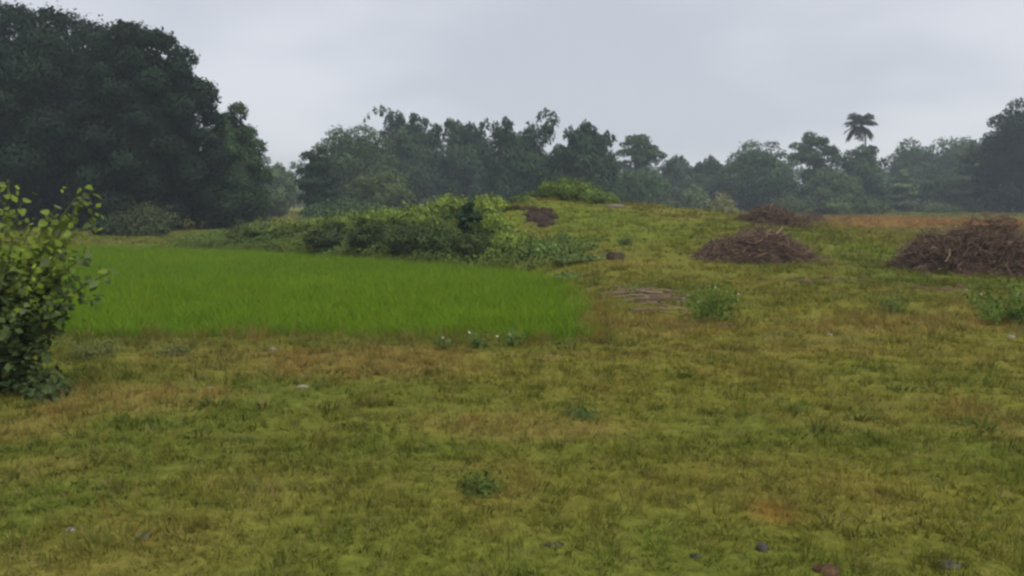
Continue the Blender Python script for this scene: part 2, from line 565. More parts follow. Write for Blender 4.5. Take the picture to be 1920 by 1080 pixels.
# ------------------------------------------------------------------ the ground: one sheet to the horizon
def build_ground():
    ang = np.radians(np.concatenate([np.arange(-48, 48, 0.34), np.arange(48, 312, 2.4)]))
    rad = np.concatenate([[0.4], np.exp(np.linspace(math.log(1.0), math.log(3000.0), 390))])
    A, Rr = np.meshgrid(ang, rad)
    X = Rr * np.sin(A); Y = Rr * np.cos(A)
    na, nr_ = len(ang), len(rad)
    x, y = X.ravel(), Y.ravel()
    z = terrain(x, y)
    v = np.stack([x, y, z], 1)
    v = np.concatenate([v, [[0, 0, tz(0, 0)]]])
    i, j = np.meshgrid(np.arange(nr_ - 1), np.arange(na), indexing="ij")
    j2 = (j + 1) % na
    q = np.stack([i * na + j, i * na + j2, (i + 1) * na + j2, (i + 1) * na + j], -1).reshape(-1, 4)[:, ::-1]
    jj = np.arange(na)
    t = np.stack([np.full(na, len(v) - 1), (jj + 1) % na, jj], 1)[:, ::-1]
    me = raw_mesh("ground", v, q, t)
    col, bare = zone(v[:, 0], v[:, 1])
    col = col * 0.80
    col = col * (1 - bare[:, None]) + C_SOIL * bare[:, None]
    pm = smooth(-0.2, 0.3, poly_sd(v[:, 0], v[:, 1], PADDY))[:, None]
    col = col * (1 - pm) + C_MUD * pm
    set_col(me, "tint", col)
    me.polygons.foreach_set("use_smooth", np.ones(len(me.polygons), bool))
    # face up
    if me.polygons[1000].normal.z < 0:
        me.flip_normals()
    link("ground", me, M_GROUND, kind="structure", label="rough grazing land rising to a low grassy mound")


build_ground()


# ------------------------------------------------------------------ scattered plants (stuff) by geometry nodes
def blade_proto(name, rng, n, h, w, spread, bend, seg=2, radius=0.07):
    v, q, t = [], [], []
    for i in range(n):
        a = rng.uniform(0, 6.28); r = radius * math.sqrt(rng.random())
        o = np.array([r * math.cos(a), r * math.sin(a), -0.01])
        aa = a + rng.normal(0, .8)
        out = np.array([math.cos(aa), math.sin(aa), 0])
        side = np.array([-out[1], out[0], 0]) if rng.random() < .5 else unit(rng.normal(0, 1, 3) * [1, 1, .1])
        hh = h * rng.uniform(.5, 1.15); ln = spread * rng.uniform(.3, 1.2); bd = bend * rng.uniform(.3, 1.3)
        ww = w * rng.uniform(.7, 1.3)
        b0 = len(v)
        for s in range(seg):
            f = s / seg
            c = o + out * hh * (ln * f + bd * f * f) + np.array([0, 0, hh * (f - .35 * bd * f * f)])
            v.append(c - side * ww * .5 * (1 - .4 * f)); v.append(c + side * ww * .5 * (1 - .4 * f))
        v.append(o + out * hh * (ln + bd) + np.array([0, 0, hh * (1 - .35 * bd)]))
        for s in range(seg - 1):
            q.append((b0 + 2 * s, b0 + 2 * s + 1, b0 + 2 * s + 3, b0 + 2 * s + 2))
        t.append((b0 + 2 * seg - 2, b0 + 2 * seg - 1, b0 + 2 * seg))
    return raw_mesh(name, np.array(v), q if q else None, t)


def scatter(name, label, category, protos, pos, rz, scl, idx, tint, tilt=0.12, seed=0):
    col = bpy.data.collections.new(name + "_kinds")
    for i, me in enumerate(protos):
        me.materials.append(M_GRASS)
        col.objects.link(bpy.data.objects.new("%s_%02d" % (name, i), me))
    rng = np.random.RandomState(seed)
    n = len(pos)
    me = bpy.data.meshes.new(name)
    me.vertices.add(n)
    me.vertices.foreach_set("co", np.asarray(pos, np.float32).ravel())
    rot = np.stack([rng.normal(0, tilt, n), rng.normal(0, tilt, n), rz], 1).astype(np.float32)
    me.attributes.new("rot", "FLOAT_VECTOR", "POINT").data.foreach_set("vector", rot.ravel())
    me.attributes.new("scl", "FLOAT_VECTOR", "POINT").data.foreach_set("vector", np.asarray(scl, np.float32).ravel())
    me.attributes.new("idx", "INT", "POINT").data.foreach_set("value", np.asarray(idx, np.int32))
    c4 = np.ones((n, 4), np.float32); c4[:, :3] = tint
    me.attributes.new("tint", "FLOAT_COLOR", "POINT").data.foreach_set("color", c4.ravel())
    o = link(name, me, M_GRASS, kind="stuff", label=label, category=category)
    ng = bpy.data.node_groups.new(name + "_nodes", "GeometryNodeTree")
    ng.interface.new_socket("Geometry", in_out="INPUT", socket_type="NodeSocketGeometry")
    ng.interface.new_socket("Geometry", in_out="OUTPUT", socket_type="NodeSocketGeometry")
    N = ng.nodes.new
    gi, go = N("NodeGroupInput"), N("NodeGroupOutput")
    ci = N("GeometryNodeCollectionInfo")
    ci.inputs["Collection"].default_value = col
    ci.inputs["Separate Children"].default_value = True
    ci.inputs["Reset Children"].default_value = True
    mp = N("GeometryNodeMeshToPoints")
    ip = N("GeometryNodeInstanceOnPoints")
    ip.inputs["Pick Instance"].default_value = True

    def attr(nm, typ):
        a = N("GeometryNodeInputNamedAttribute"); a.data_type = typ
        a.inputs["Name"].default_value = nm
        return a.outputs["Attribute"]
    K = ng.links.new
    K(gi.outputs[0], mp.inputs["Mesh"])
    K(mp.outputs[0], ip.inputs["Points"])
    K(ci.outputs[0], ip.inputs["Instance"])
    K(attr("idx", "INT"), ip.inputs["Instance Index"])
    K(attr("rot", "FLOAT_VECTOR"), ip.inputs["Rotation"])
    K(attr("scl", "FLOAT_VECTOR"), ip.inputs["Scale"])
    K(ip.outputs[0], go.inputs[0])
    md = o.modifiers.new("scatter", "NODES")
    md.node_group = ng
    return o


def frustum_points(rng, y0, y1, per_m2, half=0.74, pad=1.2):
    """even random points over the strip of land in front of the camera"""
    area = half * (y1 * y1 - y0 * y0) + 2 * pad * (y1 - y0)
    n = int(area * per_m2)
    y = np.sqrt(rng.uniform(y0 * y0, y1 * y1, n))
    x = rng.uniform(-1, 1, n) * (half * y + pad)
    return x, y


def build_turf():
    rng = np.random.RandomState(5)
    protos = [blade_proto("turf_tuft", rng, 26, .075, .0055, .5, .5, 2, .085) for _ in range(4)]
    protos += [blade_proto("turf_tuft_flat", rng, 22, .055, .008, .9, .7, 2, .09) for _ in range(3)]
    X, Y, S = [], [], []
    for y0, y1, den, s in ((2.2, 7, 120, 1.0), (7, 12, 62, 1.25), (12, 20, 26, 1.8), (20, 34, 12, 2.4), (34, 62, 4.2, 3.6), (62, 150, .75, 7.0)):
        x, y = frustum_points(rng, y0, y1, den)
        X.append(x); Y.append(y); S.append(np.full(len(x), s))
    x, y, s = map(np.concatenate, (X, Y, S))
    col, bare = zone(x, y)
    keep = (poly_sd(x, y, PADDY) < 0.0) & (rng.random(len(x)) > bare * 1.05)
    x, y, s, col = x[keep], y[keep], s[keep], col[keep]
    n = len(x)
    tuft = 0.5 + 0.5 * waves(x, y, 31, 8, 2.0, 7.0)
    h = s * rng.uniform(.6, 1.2, n) * (0.65 + 0.8 * np.clip(tuft, 0, 1))
    h = np.where(y > 34, h * .55, h)
    lum = rng.uniform(.50, 1.42, (n, 1))
    tall = (rng.random(n) < .05) & (y < 30)
    h = np.where(tall, h * rng.uniform(1.5, 2.4, n), h)
    tint = col * lum
    straw = rng.random(n) < .10
    tint[straw] = tint[straw] * .4 + np.array([.27, .21, .09]) * .6
    deep = rng.random(n) < .12
    tint[deep] *= np.array([.55, .75, .7])
    pos = np.stack([x, y, terrain(x, y) - .004], 1)
    scatter("pasture_grass", "short grazed olive-green grass covering the land", "grass", protos, pos, rng.uniform(0, 6.28, n), np.stack([s, s, h], 1), rng.randint(0, 7, n), tint, .15, 6)


def build_dry_grass():
    rng = np.random.RandomState(15)
    protos = [blade_proto("dry_tuft", rng, 16, .26, .0035, .28, .35, 3, .07) for _ in range(5)]
    X, Y, S = [], [], []
    for y0, y1, den, s in ((2.2, 8, 46, 1.0), (8, 14, 26, 1.15), (14, 24, 8, 1.35), (24, 48, 1.6, 1.9), (48, 120, .45, 3.2)):
        x, y = frustum_points(rng, y0, y1, den)
        X.append(x); Y.append(y); S.append(np.full(len(x), s))
    x, y, s = map(np.concatenate, (X, Y, S))
    col, bare = zone(x, y)
    dryness = np.clip((col[:, 0] - .150) / .05, 0, 1) * (col[:, 0] > col[:, 1] * 1.02)
    dryness = np.maximum(dryness * .85, 0.10)
    # tall verge along the paddy's bund and along the step in the turf
    sd = poly_sd(x, y, PADDY)
    verge = np.exp(-0.5 * ((sd + .35) / .45) ** 2) * (y < 16) * .9
    step = np.exp(-0.5 * ((y - 14.6) / .9) ** 2) * (x > 1.5) * .8
    pr = np.maximum.reduce([dryness * .9, verge, step]) * (1 - bare)
    keep = (sd < .3) & (rng.random(len(x)) < pr)
    x, y, s, col, verge = x[keep], y[keep], s[keep], col[keep], verge[keep]
    n = len(x)
    tint = col * .45 + np.array([.235, .175, .06]) * .55
    tint *= rng.uniform(.65, 1.3, (n, 1))
    red = rng.random(n) < .25
    tint[red] *= np.array([1.12, .80, .75])
    grn = rng.random(n) < .25
    tint[grn] *= np.array([.62, .92, .6])
    hz = s * rng.uniform(.45, 1.1, n) * (1 + .45 * verge * rng.random(n))
    pos = np.stack([x, y, terrain(x, y) - .004], 1)
    scatter("dry_grass", "taller wispy tawny grass standing in dry patches", "grass", protos, pos, rng.uniform(0, 6.28, n), np.stack([s, s, hz], 1), rng.randint(0, 5, n), tint, .12, 16)


def build_rice():
    rng = np.random.RandomState(25)
    protos = [blade_proto("rice_hill", rng, 26, .36, .0065, .32, .45, 3, .085) for _ in range(5)]
    X, Y = [], []
    for y0, y1, den in ((11.5, 15, 56), (15, 22, 42), (22, 38, 28)):
        n = int((y1 - y0) * 36 * den)
        x = rng.uniform(-34, 2, n); y = rng.uniform(y0, y1, n)
        k = np.abs(x) < .74 * y + 2.5
        X.append(x[k]); Y.append(y[k])
    x, y = map(np.concatenate, (X, Y))
    sd = poly_sd(x, y, PADDY) + .34 * waves(x, y, 44, 7, 1.2, 6)
    k = sd + rng.normal(0, .14, len(x)) > .08
    x, y, sd = x[k], y[k], sd[k]
    n = len(x)
    base = np.array([.132, .225, .012])
    deep = np.array([.085, .170, .012])
    m = np.clip(.5 + .9 * waves(x, y, 41, 7, .3, 1.1), 0, 1)[:, None]
    m = m * .45
    e = smooth(1.1, .2, sd)[:, None] * (y[:, None] < 14.5) * .6  # front rows tinted darker, painting in the shadow among their blades
    tint = base * (1 - np.maximum(m, e)) + deep * np.maximum(m, e)
    tint *= rng.uniform(.88, 1.12, (n, 1))
    yl = rng.random(n) < .2
    tint[yl] *= np.array([1.3, 1.02, 1.0])
    h = rng.uniform(.8, 1.1, n) * (1 + .12 * waves(x, y, 42, 6, .6, 2.4))
    pos = np.stack([x, y, terrain(x, y) - .005], 1)
    scatter("rice_crop", "bright green young rice standing in the paddy field", "rice", protos, pos, rng.uniform(0, 6.28, n), np.stack([np.ones(n) * 1.1, np.ones(n) * 1.1, h], 1), rng.randint(0, 5, n), tint, .08, 26)


def build_broadleaf_weeds():
    """low leafy weeds among the turf"""
    rng = np.random.RandomState(35)
    protos = []
    for _ in range(4):
        protos.append(blade_proto("weed_rosette", rng, 34, .060, .016, .8, .5, 2, .10))
    x, y = frustum_points(rng, 2.4, 20, 5)
    col, bare = zone(x, y)
    g = waves(x, y, 51, 7, .5, 2.0)
    k = (g + rng.normal(0, .25, len(x)) > .25) & (poly_sd(x, y, PADDY) < -.3)
    x, y, col = x[k], y[k], col[k]
    n = len(x)
    tint = np.array([.075, .110, .026]) * rng.uniform(.7, 1.6, (n, 1)) * .6 + col * .4
    s = rng.uniform(.6, 1.5, n) * (1 + y / 30)
    pos = np.stack([x, y, terrain(x, y)], 1)
    scatter("ground_weeds", "low broad-leaved green weeds scattered through the turf", "weeds", protos, pos, rng.uniform(0, 6.28, n), np.stack([s, s, s], 1), rng.randint(0, 4, n), tint, .15, 36)


build_turf()
build_dry_grass()
build_rice()
build_broadleaf_weeds()

# ------------------------------------------------------------------ trees of the left grove
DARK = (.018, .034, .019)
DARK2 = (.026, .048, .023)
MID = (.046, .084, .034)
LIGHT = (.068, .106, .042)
tree("mango_tree", "huge dark dome-topped tree filling the top left corner of the picture", "tree", 70, 4, 430, 262, 62, n=105000, leaf=.25, col=DARK, seed=11, k=85, trunk_r=.6, clear=.03, group="trees of the dark grove")
tree("mango_tree", "dark rounded tree forming the right shoulder of the big grove", "tree", 278, 48, 430, 140, 58, n=66000, leaf=.24, col=DARK, seed=12, k=60, trunk_r=.5, clear=.03, group="trees of the dark grove")
tree("grove_tree", "lighter grey-green tree sticking out at the right end of the dark grove", "tree", 440, 192, 430, 68, 66, n=24000, leaf=.22, col=MID, seed=13, k=26, trunk_r=.3, clear=.05, group="trees of the dark grove")
tree("grove_tree", "low dark leafy tree at the foot of the grove's right end", "tree", 418, 325, 432, 85, 60, n=9000, leaf=.19, col=DARK2, seed=14, k=26, trunk_r=.2, clear=.0, group="trees of the dark grove")
tree("grove_tree", "dark low tree between the round grey bush and the grove trunks", "tree", 215, 330, 436, 120, 60, n=8000, leaf=.22, col=DARK, seed=15, k=16, trunk_r=.2, clear=.0, group="trees of the dark grove")
tree("round_bush", "round greyish-green bush at the far left edge of the rice", "bush", 272, 381, 442, 66, 47, style="bush", n=4200, leaf=.14, col=(.060, .080, .036), seed=16, k=14, trunk_r=.1)
tree("dark_bush", "small dark bush just left of the round greyish bush", "bush", 205, 402, 444, 40, 48, style="bush", n=2000, leaf=.15, col=DARK2, seed=17, k=9, trunk_r=.08)

# trees of the middle distance
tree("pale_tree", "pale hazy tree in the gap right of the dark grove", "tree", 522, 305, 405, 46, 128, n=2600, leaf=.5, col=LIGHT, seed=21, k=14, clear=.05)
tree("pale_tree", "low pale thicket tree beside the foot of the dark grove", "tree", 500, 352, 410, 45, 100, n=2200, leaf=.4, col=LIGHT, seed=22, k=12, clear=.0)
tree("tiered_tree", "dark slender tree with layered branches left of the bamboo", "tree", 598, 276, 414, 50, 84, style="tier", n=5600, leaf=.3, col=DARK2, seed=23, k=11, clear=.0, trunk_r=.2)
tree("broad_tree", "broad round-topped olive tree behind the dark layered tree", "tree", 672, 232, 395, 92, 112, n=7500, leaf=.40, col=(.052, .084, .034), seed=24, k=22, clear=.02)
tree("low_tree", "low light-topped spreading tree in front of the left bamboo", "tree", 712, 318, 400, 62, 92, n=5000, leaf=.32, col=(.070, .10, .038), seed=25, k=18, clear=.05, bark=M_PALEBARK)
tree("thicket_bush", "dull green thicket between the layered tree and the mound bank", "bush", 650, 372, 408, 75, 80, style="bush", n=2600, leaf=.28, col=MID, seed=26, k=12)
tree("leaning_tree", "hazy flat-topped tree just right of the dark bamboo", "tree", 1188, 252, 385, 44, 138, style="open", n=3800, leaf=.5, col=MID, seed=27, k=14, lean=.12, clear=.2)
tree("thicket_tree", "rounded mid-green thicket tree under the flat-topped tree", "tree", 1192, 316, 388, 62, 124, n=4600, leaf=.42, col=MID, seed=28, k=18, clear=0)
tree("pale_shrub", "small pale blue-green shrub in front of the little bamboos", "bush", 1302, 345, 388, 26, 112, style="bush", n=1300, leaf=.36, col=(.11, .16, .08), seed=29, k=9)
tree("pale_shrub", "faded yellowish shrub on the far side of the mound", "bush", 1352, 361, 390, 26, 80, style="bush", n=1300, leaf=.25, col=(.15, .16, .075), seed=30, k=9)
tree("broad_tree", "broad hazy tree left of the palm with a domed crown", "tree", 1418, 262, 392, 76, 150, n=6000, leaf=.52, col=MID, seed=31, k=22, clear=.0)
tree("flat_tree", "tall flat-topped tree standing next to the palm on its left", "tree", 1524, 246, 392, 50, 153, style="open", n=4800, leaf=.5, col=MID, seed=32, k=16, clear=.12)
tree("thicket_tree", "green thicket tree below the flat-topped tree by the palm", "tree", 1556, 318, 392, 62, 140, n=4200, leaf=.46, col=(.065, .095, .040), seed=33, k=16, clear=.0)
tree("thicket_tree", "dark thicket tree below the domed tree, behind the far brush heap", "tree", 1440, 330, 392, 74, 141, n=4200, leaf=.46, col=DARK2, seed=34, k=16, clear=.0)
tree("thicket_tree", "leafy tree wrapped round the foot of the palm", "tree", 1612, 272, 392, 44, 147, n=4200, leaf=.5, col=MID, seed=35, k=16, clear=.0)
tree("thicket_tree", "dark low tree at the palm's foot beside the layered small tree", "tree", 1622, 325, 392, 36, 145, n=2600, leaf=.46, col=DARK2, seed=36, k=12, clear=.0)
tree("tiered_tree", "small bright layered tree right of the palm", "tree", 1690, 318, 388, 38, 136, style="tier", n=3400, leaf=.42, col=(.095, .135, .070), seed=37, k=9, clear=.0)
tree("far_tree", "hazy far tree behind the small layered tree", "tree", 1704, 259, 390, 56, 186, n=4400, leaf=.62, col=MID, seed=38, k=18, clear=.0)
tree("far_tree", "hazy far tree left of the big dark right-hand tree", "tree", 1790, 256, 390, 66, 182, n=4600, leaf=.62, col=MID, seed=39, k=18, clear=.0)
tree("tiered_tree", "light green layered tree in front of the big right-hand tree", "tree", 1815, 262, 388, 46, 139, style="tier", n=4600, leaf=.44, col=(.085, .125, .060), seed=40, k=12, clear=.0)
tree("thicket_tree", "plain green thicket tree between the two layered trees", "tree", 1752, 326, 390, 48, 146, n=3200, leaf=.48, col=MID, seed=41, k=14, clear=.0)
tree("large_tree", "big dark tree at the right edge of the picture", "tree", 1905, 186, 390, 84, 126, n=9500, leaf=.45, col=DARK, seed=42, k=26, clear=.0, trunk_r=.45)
for i, (px_, tp, hw, dd, cc, lb) in enumerate([
    (1560, 374, 40, 112, (.080, .120, .050), "low green hedge bush behind the far brush heap"),
    (1625, 371, 42, 114, (.075, .115, .048), "low green hedge bush below the palm"),
    (1752, 379, 44, 130, (.085, .115, .05), "low hedge bush right of the small layered tree"),
    (1845, 374, 40, 128, (.080, .120, .050), "low hedge bush at the foot of the big right-hand tree"),
    (1480, 366, 34, 118, (.06, .085, .042), "low dark hedge bush right behind the far brush heap"),
    (1240, 366, 40, 112, (.055, .078, .04), "low dark bush beyond the mound below the little bamboos"),
]):
    tree("hedge_bush", lb, "bush", px_, tp, 400, hw, dd, style="bush", n=1700, leaf=.34, col=cc, seed=60 + i, k=10, group="hedge bushes on the far side of the field")


# ------------------------------------------------------------------ bamboo clumps
def bamboo(label, px, d, plumes, col, seed, half, group="bamboo clumps"):
    """plumes: (tip px, tip py, curl -1..1) for the culms that show against the sky; the rest fill the clump"""
    rng = np.random.RandomState(seed)
    gx = (px - CX) / FPX * d
    z0 = tz(gx, d)
    w = half * d / FPX
    root = thing("bamboo_clump", label, "bamboo", (gx, d, z0 - .03), group)
    O = np.array([gx, d, z0])
    arcs = []
    for (tx, ty, curl) in plumes:
        arcs.append((P(tx + 12 * curl, ty + 16 * abs(curl), d) - O + np.array([0, rng.uniform(-1, 1), 0]), curl, .82))
    hmax = max(a[0][2] for a in arcs)
    for i in range(40):
        a = rng.uniform(0, 6.28); q = math.sqrt(rng.random())
        fr = -math.sin(a) * q                         # culms towards the viewer and the rim bend lowest
        arcs.append((np.array([math.cos(a) * q * w * .95, math.sin(a) * q * w * .95, hmax * np.clip(.66 - .22 * fr + rng.normal(0, .12) - .16 * abs(math.cos(a)) * q, .25, .90)]), rng.choice([-1, 1]) * rng.uniform(.2, .7), 1.15))
    pts, nrm, alg, cls = [], [], [], []
    for k, (tip, curl, size) in enumerate(arcs):
        base = np.array([tip[0] * .25 + rng.normal(0, .3), tip[1] * .25 + rng.normal(0, .3), 0])
        h = tip[2]
        cv = curl * min(3.3, .26 * h)
        cdir = np.array([cv, rng.normal(0, .3), 0])
        knee = tip - cdir * .95 + np.array([0, 0, .06 * h * abs(curl)])
        t = np.linspace(0, 1, 11)[:, None]
        mid = base * .45 + knee * .55 + np.array([0, 0, .08 * h]); mid[:2] = base[:2] * .7 + knee[:2] * .3
        stem = (1 - t) ** 2 * base + 2 * t * (1 - t) * mid + t * t * knee
        tail = np.array([knee + cdir * .30 + np.array([0, 0, .06 * h * abs(curl)]), knee + cdir * .65 + np.array([0, 0, .035 * h * abs(curl)]), tip])
        path = np.concatenate([stem, tail])
        tb = Tubes(5)
        tb.add(path, np.linspace(.075, .012, len(path)))
        link("culm", tb.mesh("culm"), M_CULM, root)
        # leaf sprays hung round the culm, in pompom-like clumps
        u = np.concatenate([np.linspace(.25, .55, 4), np.linspace(.62, 1, 10)])
        ii = u * (len(path) - 1)
        for uu, x in zip(u, ii):
            a = path[int(min(x, len(path) - 2))]; b = path[int(min(x, len(path) - 2)) + 1]
            c = a + (b - a) * (x - int(min(x, len(path) - 2)))
            if uu < .6:
                rr = size * .75
            else:
                rr = size * (1.22 - .95 * ((uu - .62) / .38) ** 1.3) * rng.uniform(.85, 1.15)
                c = c - np.array([0, 0, .25 * rr])
            m = int((22 if uu < .6 else 85) * (rr / 1.1) ** 2) + 10
            dr = unit(rng.normal(0, 1, (m, 3)))
            rad = rr * (1 - .5 * rng.random(m) ** 1.5)
            off = np.array([rng.normal(0, .25), rng.normal(0, .25), 0])
            p = c + off + dr * rad[:, None] * (np.array([.78, .78, 1.25]) if uu > .6 else np.array([1, 1, 1]))
            pts.append(p); nrm.append(unit(dr + np.array([0, 0, .35]) + rng.normal(0, .2, (m, 3))))
            alg.append(unit(dr * np.array([1, 1, .25]) + np.array([0, 0, -.85])))
            cls.append(np.full(m, k))
    m = int(800 * w)
    p, nr, _ = blob_points(rng, [(np.array([0, 0, hmax * .30]), np.array([w * 1.15, w * .8, hmax * .50]))], m, .6)
    pts.append(p); nrm.append(nr); alg.append(unit(nr * np.array([.5, .5, 0]) + np.array([0, 0, -1.0]))); cls.append(np.full(m, 3))
    pts, nrm, alg, cls = map(np.concatenate, (pts, nrm, alg, cls))
    ok = pts[:, 2] > .1
    pts, nrm, alg, cls = pts[ok], nrm[ok], alg[ok], cls[ok]
    m = len(pts)
    me = leaves_mesh("foliage", pts, nrm, .50 * rng.uniform(.6, 1.3, m), .40, leaf_cols(rng, m, col, cls, .22), rng, along=alg)
    link("foliage", me, M_LEAF, root)


BAM = (.030, .058, .028)
bamboo("hazy bamboo clump with two curled plumes at its top left", 760, 120, [(702, 209, -1.0), (733, 215, -.6), (752, 222, .3), (782, 219, .2), (800, 226, .4), (715, 248, -.3), (828, 238, .3)], (.042, .076, .036), 71, 70)
bamboo("hazy bamboo clump left of the tallest dark bamboo", 868, 122, [(838, 229, -.2), (858, 232, .25), (886, 236, .2), (905, 246, .4), (925, 268, .4)], (.040, .074, .036), 72, 62)
bamboo("dark bamboo clump with one tall hooked plume", 978, 106, [(903, 232, -.9), (955, 229, .15), (930, 245, -.3), (1008, 214, -1.0), (992, 240, -.5), (1030, 240, .3)], BAM, 73, 62)
bamboo("dark bamboo clump with plumes drooping to the right", 1090, 104, [(1064, 246, -.7), (1100, 235, .2), (1112, 240, .4), (1150, 254, 1.0), (1132, 262, .6), (1075, 262, -.3)], BAM, 74, 56)
bamboo("small hazy bamboo with a hooked tip", 1268, 152, [(1274, 290, .9), (1252, 302, -.4), (1290, 312, .5)], (.055, .082, .048), 75, 36)
bamboo("small far bamboo with a left-hooked tip before the domed tree", 1325, 156, [(1329, 293, -.6), (1312, 306, -.6), (1345, 305, .3)], (.055, .082, .048), 76, 32)


# ------------------------------------------------------------------ the palm
def palm():
    d = 150.0
    px = 1614
    gx = (px - CX) / FPX * d
    z0 = tz(gx, d)
    root = thing("palm_tree", "tall palm with a two-tiered shaggy crown above the treeline", "palm", (gx, d, z0))
    top = P(px, 232, d) - np.array([gx, d, z0])
    tb = Tubes(8)
    tb.add([(-.3, 0, -.1), (-.15, 0, 3), (.1, 0, 8), (.05, 0, top[2] - 2), top], [.28, .19, .16, .15, .22])
    link("trunk", tb.mesh("trunk"), M_PALEBARK, root)
    rng = np.random.RandomState(80)

    def frond_mesh(rise, drop, ln):
        t = np.linspace(0, 1, 34)
        path = np.stack([ln * t * (1 - .12 * t), np.zeros(34), rise * ln * t - drop * ln * t * t], 1)
        pts, alg, nr = [], [], []
        for i in range(2, 34):
            for sgn in (-1, 1):
                q = .75 * math.sin(math.pi * (.12 + .8 * t[i])) + .15
                pts.append(path[i] + np.array([.12, sgn * q * .42, -.18 * q])); alg.append((.45, sgn, -.4 - .3 * drop)); nr.append((0, 0, 1.0))
        pts, alg, nr = np.array(pts), unit(np.array(alg, float)), np.array(nr)
        m = len(pts)
        cols = leaf_cols(rng, m, (.036, .050, .030), np.zeros(m, int))
        v = leaves_mesh("frond", pts, nr, np.full(m, 1.08), .15, cols, rng, along=alg)
        return v
    kinds = [frond_mesh(.85, .50, 2.3), frond_mesh(.40, .42, 2.9), frond_mesh(.10, .85, 2.7)]
    for k in range(46):
        kd = 0 if k < 14 else (1 if k < 30 else 2)
        f = link("frond", kinds[kd], M_LEAF, root)
        zoff = (.5, .2, -.6)[kd]
        f.location = (top[0], top[1], top[2] + zoff)
        f.rotation_euler = (rng.normal(0, .08), rng.normal(0, .12), k * 2.4 + rng.uniform(-.2, .2))
        s = rng.uniform(.85, 1.1)
        f.scale = (s, s, s)


palm()


# ------------------------------------------------------------------ far wood closing the gaps
def far_wood():
    rng = np.random.RandomState(90)
    blobs = []
    for px in np.arange(-500, 2500, 26):
        d = rng.uniform(225, 255)
        h = rng.uniform(9.5, 14)
        gx = (px - CX) / FPX * d
        for k in range(5):
            s = rng.uniform(2.0, 3.4)
            blobs.append((np.array([gx + rng.normal(0, 2.0), d + rng.normal(0, 2), max(s * .6, h * (k + .3) / 4.6 - s * .3)]), np.array([s, s, s * .8])))
    p, nr, pick = blob_points(rng, blobs, 80000)
    m = len(p)
    me = leaves_mesh("far_wood", p, nr, .9 * rng.uniform(.6, 1.3, m), .7, leaf_cols(rng, m, MID, pick), rng)
    link("far_wood", me, M_LEAF, kind="stuff", label="distant hazy wood along the far side of the fields", category="wood")


far_wood()

# ------------------------------------------------------------------ bushes on the bank of the mound
BG = (.085, .125, .028)
BANK = [  # px, top py, half width px, distance, colour, label
    (452, 427, 26, 35.2, (.075, .105, .035), "low dull bush at the left tip of the mound bank"),
    (496, 420, 34, 35.0, (.085, .120, .035), "low rounded bush second from the left tip of the bank"),
    (548, 418, 34, 34.4, (.10, .135, .034), "flat yellowish-green bush on the low left part of the bank"),
    (600, 410, 38, 33.8, (.10, .135, .034), "leafy bush where the bank begins to rise"),
    (655, 402, 42, 32.6, (.085, .120, .03), "wide bush on the left slope of the bank"),
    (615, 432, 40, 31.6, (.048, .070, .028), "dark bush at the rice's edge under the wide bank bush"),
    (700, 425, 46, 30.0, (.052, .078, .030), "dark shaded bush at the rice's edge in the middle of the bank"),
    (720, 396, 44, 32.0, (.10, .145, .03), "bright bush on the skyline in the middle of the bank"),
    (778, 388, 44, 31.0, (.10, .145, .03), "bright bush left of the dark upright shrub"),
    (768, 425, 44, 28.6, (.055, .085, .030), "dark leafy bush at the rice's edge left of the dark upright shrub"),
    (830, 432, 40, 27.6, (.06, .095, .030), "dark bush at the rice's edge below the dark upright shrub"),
    (842, 371, 42, 32.4, (.115, .160, .032), "bright bush on the crest behind the dark upright shrub"),
    (915, 372, 40, 32.6, (.12, .165, .030), "yellow-green bush on the crest right of the dark upright shrub"),
    (918, 400, 40, 29.6, (.105, .155, .026), "large yellow-green bush below the crest, left of the bare soil"),
    (895, 440, 40, 26.6, (.065, .095, .030), "bush darkened with painted shade at the rice's edge beside brown dead stems"),
    (965, 440, 42, 26.4, (.105, .155, .026), "bright bush at the rice's back right corner"),
    (1010, 458, 36, 25.4, (.080, .125, .034), "fresh green bush at the rice's right corner"),
    (1078, 460, 40, 26.0, (.090, .130, .036), "low bush on the slope under the bare soil"),
    (1085, 480, 42, 23.6, (.080, .115, .034), "low spreading bush left of the small soil hole"),
    (1115, 456, 30, 27.5, (.085, .125, .034), "small low bush upslope of the small soil hole"),
    (1072, 516, 30, 20.8, (.090, .120, .042), "pale weed bush along the rice's right edge"),
    (1050, 337, 40, 39.0, (.080, .118, .026), "tallest bright green bush on top of the mound"),
    (1095, 347, 36, 39.4, (.076, .114, .028), "bright bush on the mound top just right of the tallest one"),
    (1133, 364, 24, 39.2, (.080, .115, .030), "small low bush at the right end of the mound-top bushes"),
    (1005, 364, 34, 39.6, (.080, .118, .030), "small bush on the mound top left of the tallest one"),
]
BANK = [(a, t - 4, w * 1.12, d_, tuple((1.35 if c[1] > .11 else .90) * q for q in c), l) for a, t, w, d_, c, l in BANK]  # light bushes raised, dark ones lowered: lit tops and shaded feet painted in
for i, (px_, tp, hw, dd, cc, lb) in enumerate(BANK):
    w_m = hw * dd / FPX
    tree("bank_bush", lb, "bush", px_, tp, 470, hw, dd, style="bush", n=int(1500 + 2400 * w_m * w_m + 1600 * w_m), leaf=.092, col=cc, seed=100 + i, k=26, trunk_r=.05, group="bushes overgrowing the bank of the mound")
tree("upright_shrub", "dark upright shrub rising out of the bank's bright bushes", "bush", 878, 376, 450, 26, 28.4, style="open", n=3000, leaf=.10, col=(.030, .054, .024), seed=131, k=9, clear=.12, trunk_r=.05)


